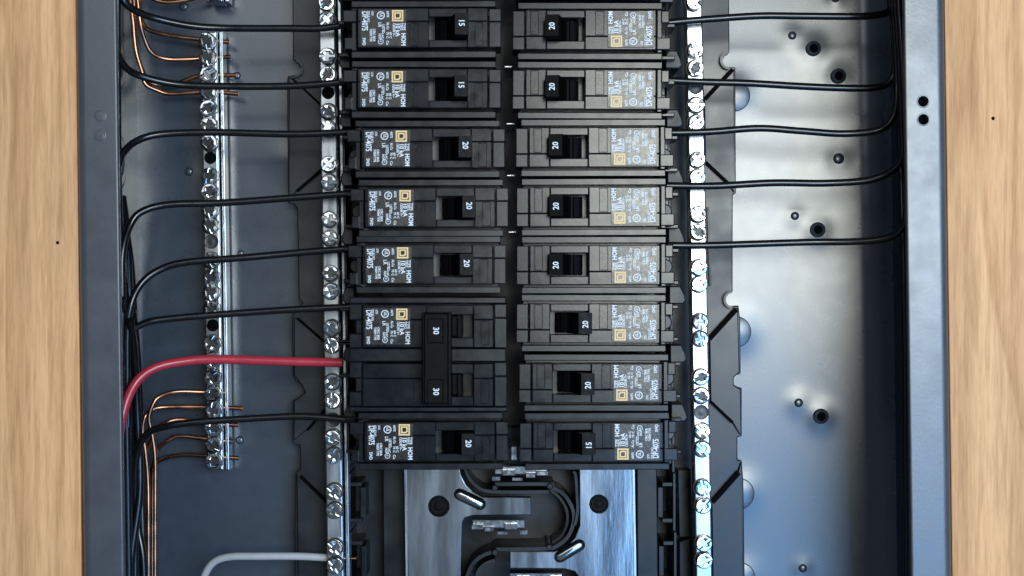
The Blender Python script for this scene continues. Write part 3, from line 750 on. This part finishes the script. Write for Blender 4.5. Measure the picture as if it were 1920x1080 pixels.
# bundle dropping along the left wall
for k, (xt, xb, z, y0) in enumerate(((262, 268, 16, 640), (248, 258, 24, 600), (258, 247, 40, 660), (243, 244, 30, 560), (252, 262, 8, 500), (244, 252, 16, 430), (240, 240, 44, 620), (266, 276, 8, 700), (256, 268, 26, 720))):
    wire('insulated_wire', [(xt - 14, y0 - 60, z + 18), (xt - 6, y0, z + 8), (xt, y0 + 120, z), (xt + 3, y0 + 260, z - 1), (xb, 1060, z), (xb + 2, 1250, z)], RB + .15, 'wire', ['black wire of the lower left bundle lying closest to the copper wires', 'black wire in the middle of the lower left bundle', 'black wire running on top of the lower left bundle', 'black wire of the lower left bundle just above the copper and under two others', 'black wire lying against the back panel in the lower left bundle', 'black wire of the lower left bundle starting highest', 'black wire on the flange side of the lower left bundle', 'black wire running behind the lower copper wires', 'black wire starting lowest in the lower left bundle'][k], 'black wires bundled along the left wall')
for k, (x, z) in enumerate(((236, 66), (228, 74))):
    wire('insulated_wire', [(x - 16, 0, z), (x - 14, 300, z - 6), (x - 8, 520, z - 10), (x + 2, 800, z - 16), (x + 8, 1250, z - 20)], RB, 'wire', ['black wire half hidden behind the left front flange', 'black wire tucked deepest under the left front flange'][k], 'black wires bundled along the left wall')
# bare copper to the ground bar
RC = 1.05
def cop(pts, label): wire('copper_wire', pts, RC, 'copper', label, GC)
ZG = 10.5
cop([(236, -120, 18), (244, -20, 18), (248, 40, 18), (256, 95, 17), (265, 135, 16), (274, 157, 15), (292, 170, 13), (322, 175, 12), (390, 174, ZG), (447, 176, ZG)], 'copper wire in the fourth ground bar screw from the top')
cop([(250, -120, 14), (253, -20, 14), (254, 60, 14), (258, 100, 14), (268, 140, 12), (285, 157, 11), (330, 157, 10), (372, 143, ZG), (443, 141, ZG)], 'copper wire in the third ground bar screw from the top')
cop([(254, -120, 22), (258, -20, 22), (263, 40, 21), (270, 75, 19), (285, 99, 17), (310, 111, 14), (350, 112, 12), (390, 110, ZG), (433, 107, ZG)], 'copper wire in the second ground bar screw from the top')
cop([(262, -120, 12), (262, -20, 12), (263, 25, 12), (270, 46, 12), (288, 58, 12), (330, 70, 11), (385, 76, ZG), (430, 79, ZG)], 'copper wire in the topmost ground bar screw')
cop([(256, -70, 14), (266, -22, 14), (282, -3, 14), (310, 3, 13), (350, 0, 12), (400, -14, ZG)], 'copper wire leading to the other ground bar at the top edge')
cop([(425, 736, ZG), (385, 736, ZG), (330, 734, 14), (300, 743, 18), (285, 761, 20), (280, 787, 20), (286, 820, 19), (291, 865, 18), (292, 960, 18), (291, 1250, 18)], 'copper wire with the widest loop, sixth screw from the ground bar bottom')
cop([(455, 766, ZG), (390, 764, ZG), (310, 763, 13), (286, 768, 15), (271, 786, 16), (267, 812, 16), (272, 850, 16), (278, 905, 15), (279, 1000, 15), (279, 1250, 15)], 'copper wire with the longest tip sticking out low on the ground bar')
cop([(447, 797, ZG), (390, 794, ZG), (340, 788, 12), (310, 791, 13), (292, 805, 13), (282, 828, 12), (273, 852, 11), (270, 900, 10), (274, 1000, 10), (274, 1250, 10)], 'copper wire passing directly under the lowest black wire')
cop([(437, 828, ZG), (385, 823, ZG), (335, 820, 11), (312, 826, 11), (298, 840, 10), (292, 862, 9), (286, 920, 8), (285, 1250, 8)], 'copper wire in the second screw from the ground bar bottom')
cop([(448, 859, ZG), (390, 856, ZG), (340, 855, 9), (306, 860, 8), (292, 872, 7), (283, 920, 6), (282, 1250, 6)], 'copper wire in the lowest screw of the ground bar')
# right-hand wires, gathered up the right wall
wire('insulated_wire', [(1662, -160, 40), (1666, -40, 40), (1668, 2, 42), (1666, 20, 44), (1645, 29, 45), (1600, 32, 46), (1500, 30, 46), (1420, 29, 46), (1320, 37, 46), (1246, 43, 46)], RB, 'wire', 'topmost black wire on the right side', GRt)
wire('insulated_wire', [(1666, -160, 44), (1672, 0, 44), (1677, 90, 46), (1676, 128, 46), (1666, 154, 46), (1640, 165, 46), (1580, 166, 46), (1500, 162, 46), (1400, 156, 46), (1320, 153, 46), (1240, 150, 46)], RB, 'wire', 'second black wire from the top on the right side', GRt)
wire('insulated_wire', [(1668, -160, 50), (1673, -20, 50), (1680, 90, 50), (1682, 180, 50), (1672, 222, 49), (1645, 245, 48), (1580, 250, 46), (1500, 245, 46), (1420, 241, 46), (1330, 247, 46), (1248, 249, 46)], RB, 'wire', 'third black wire from the top on the right side', GRt)
wire('insulated_wire', [(1674, -160, 56), (1678, -20, 56), (1686, 110, 56), (1692, 230, 55), (1692, 285, 54), (1678, 316, 52), (1635, 337, 49), (1550, 343, 46), (1450, 343, 46), (1340, 348, 46), (1250, 348, 46)], RB, 'wire', 'fourth black wire from the top on the right side', GRt)
wire('insulated_wire', [(1680, -160, 62), (1684, -20, 62), (1692, 140, 62), (1699, 300, 60), (1700, 395, 58), (1690, 430, 55), (1660, 448, 52), (1600, 453, 48), (1520, 455, 46), (1420, 457, 46), (1330, 459, 46), (1252, 460, 46)], RB, 'wire', 'lowest black wire on the right side', GRt)
for k, (x, z) in enumerate(((1688, 30), (1694, 44), (1700, 54))):
    wire('insulated_wire', [(x - 14, -160, z), (x - 10, 0, z), (x - 6, 130, z), (x + 2, 330, z + 6), (x + 10, 640, z + 10), (x + 14, 1250, z + 10)], RB, 'wire', ['black wire running down the right wall nearest the back', 'black wire in the middle of the run down the right wall', 'black wire hugging the right front flange from below'][k], 'black wires down the right wall')

for o in bpy.data.objects:
    if '_o' in o.keys(): del o['_o']
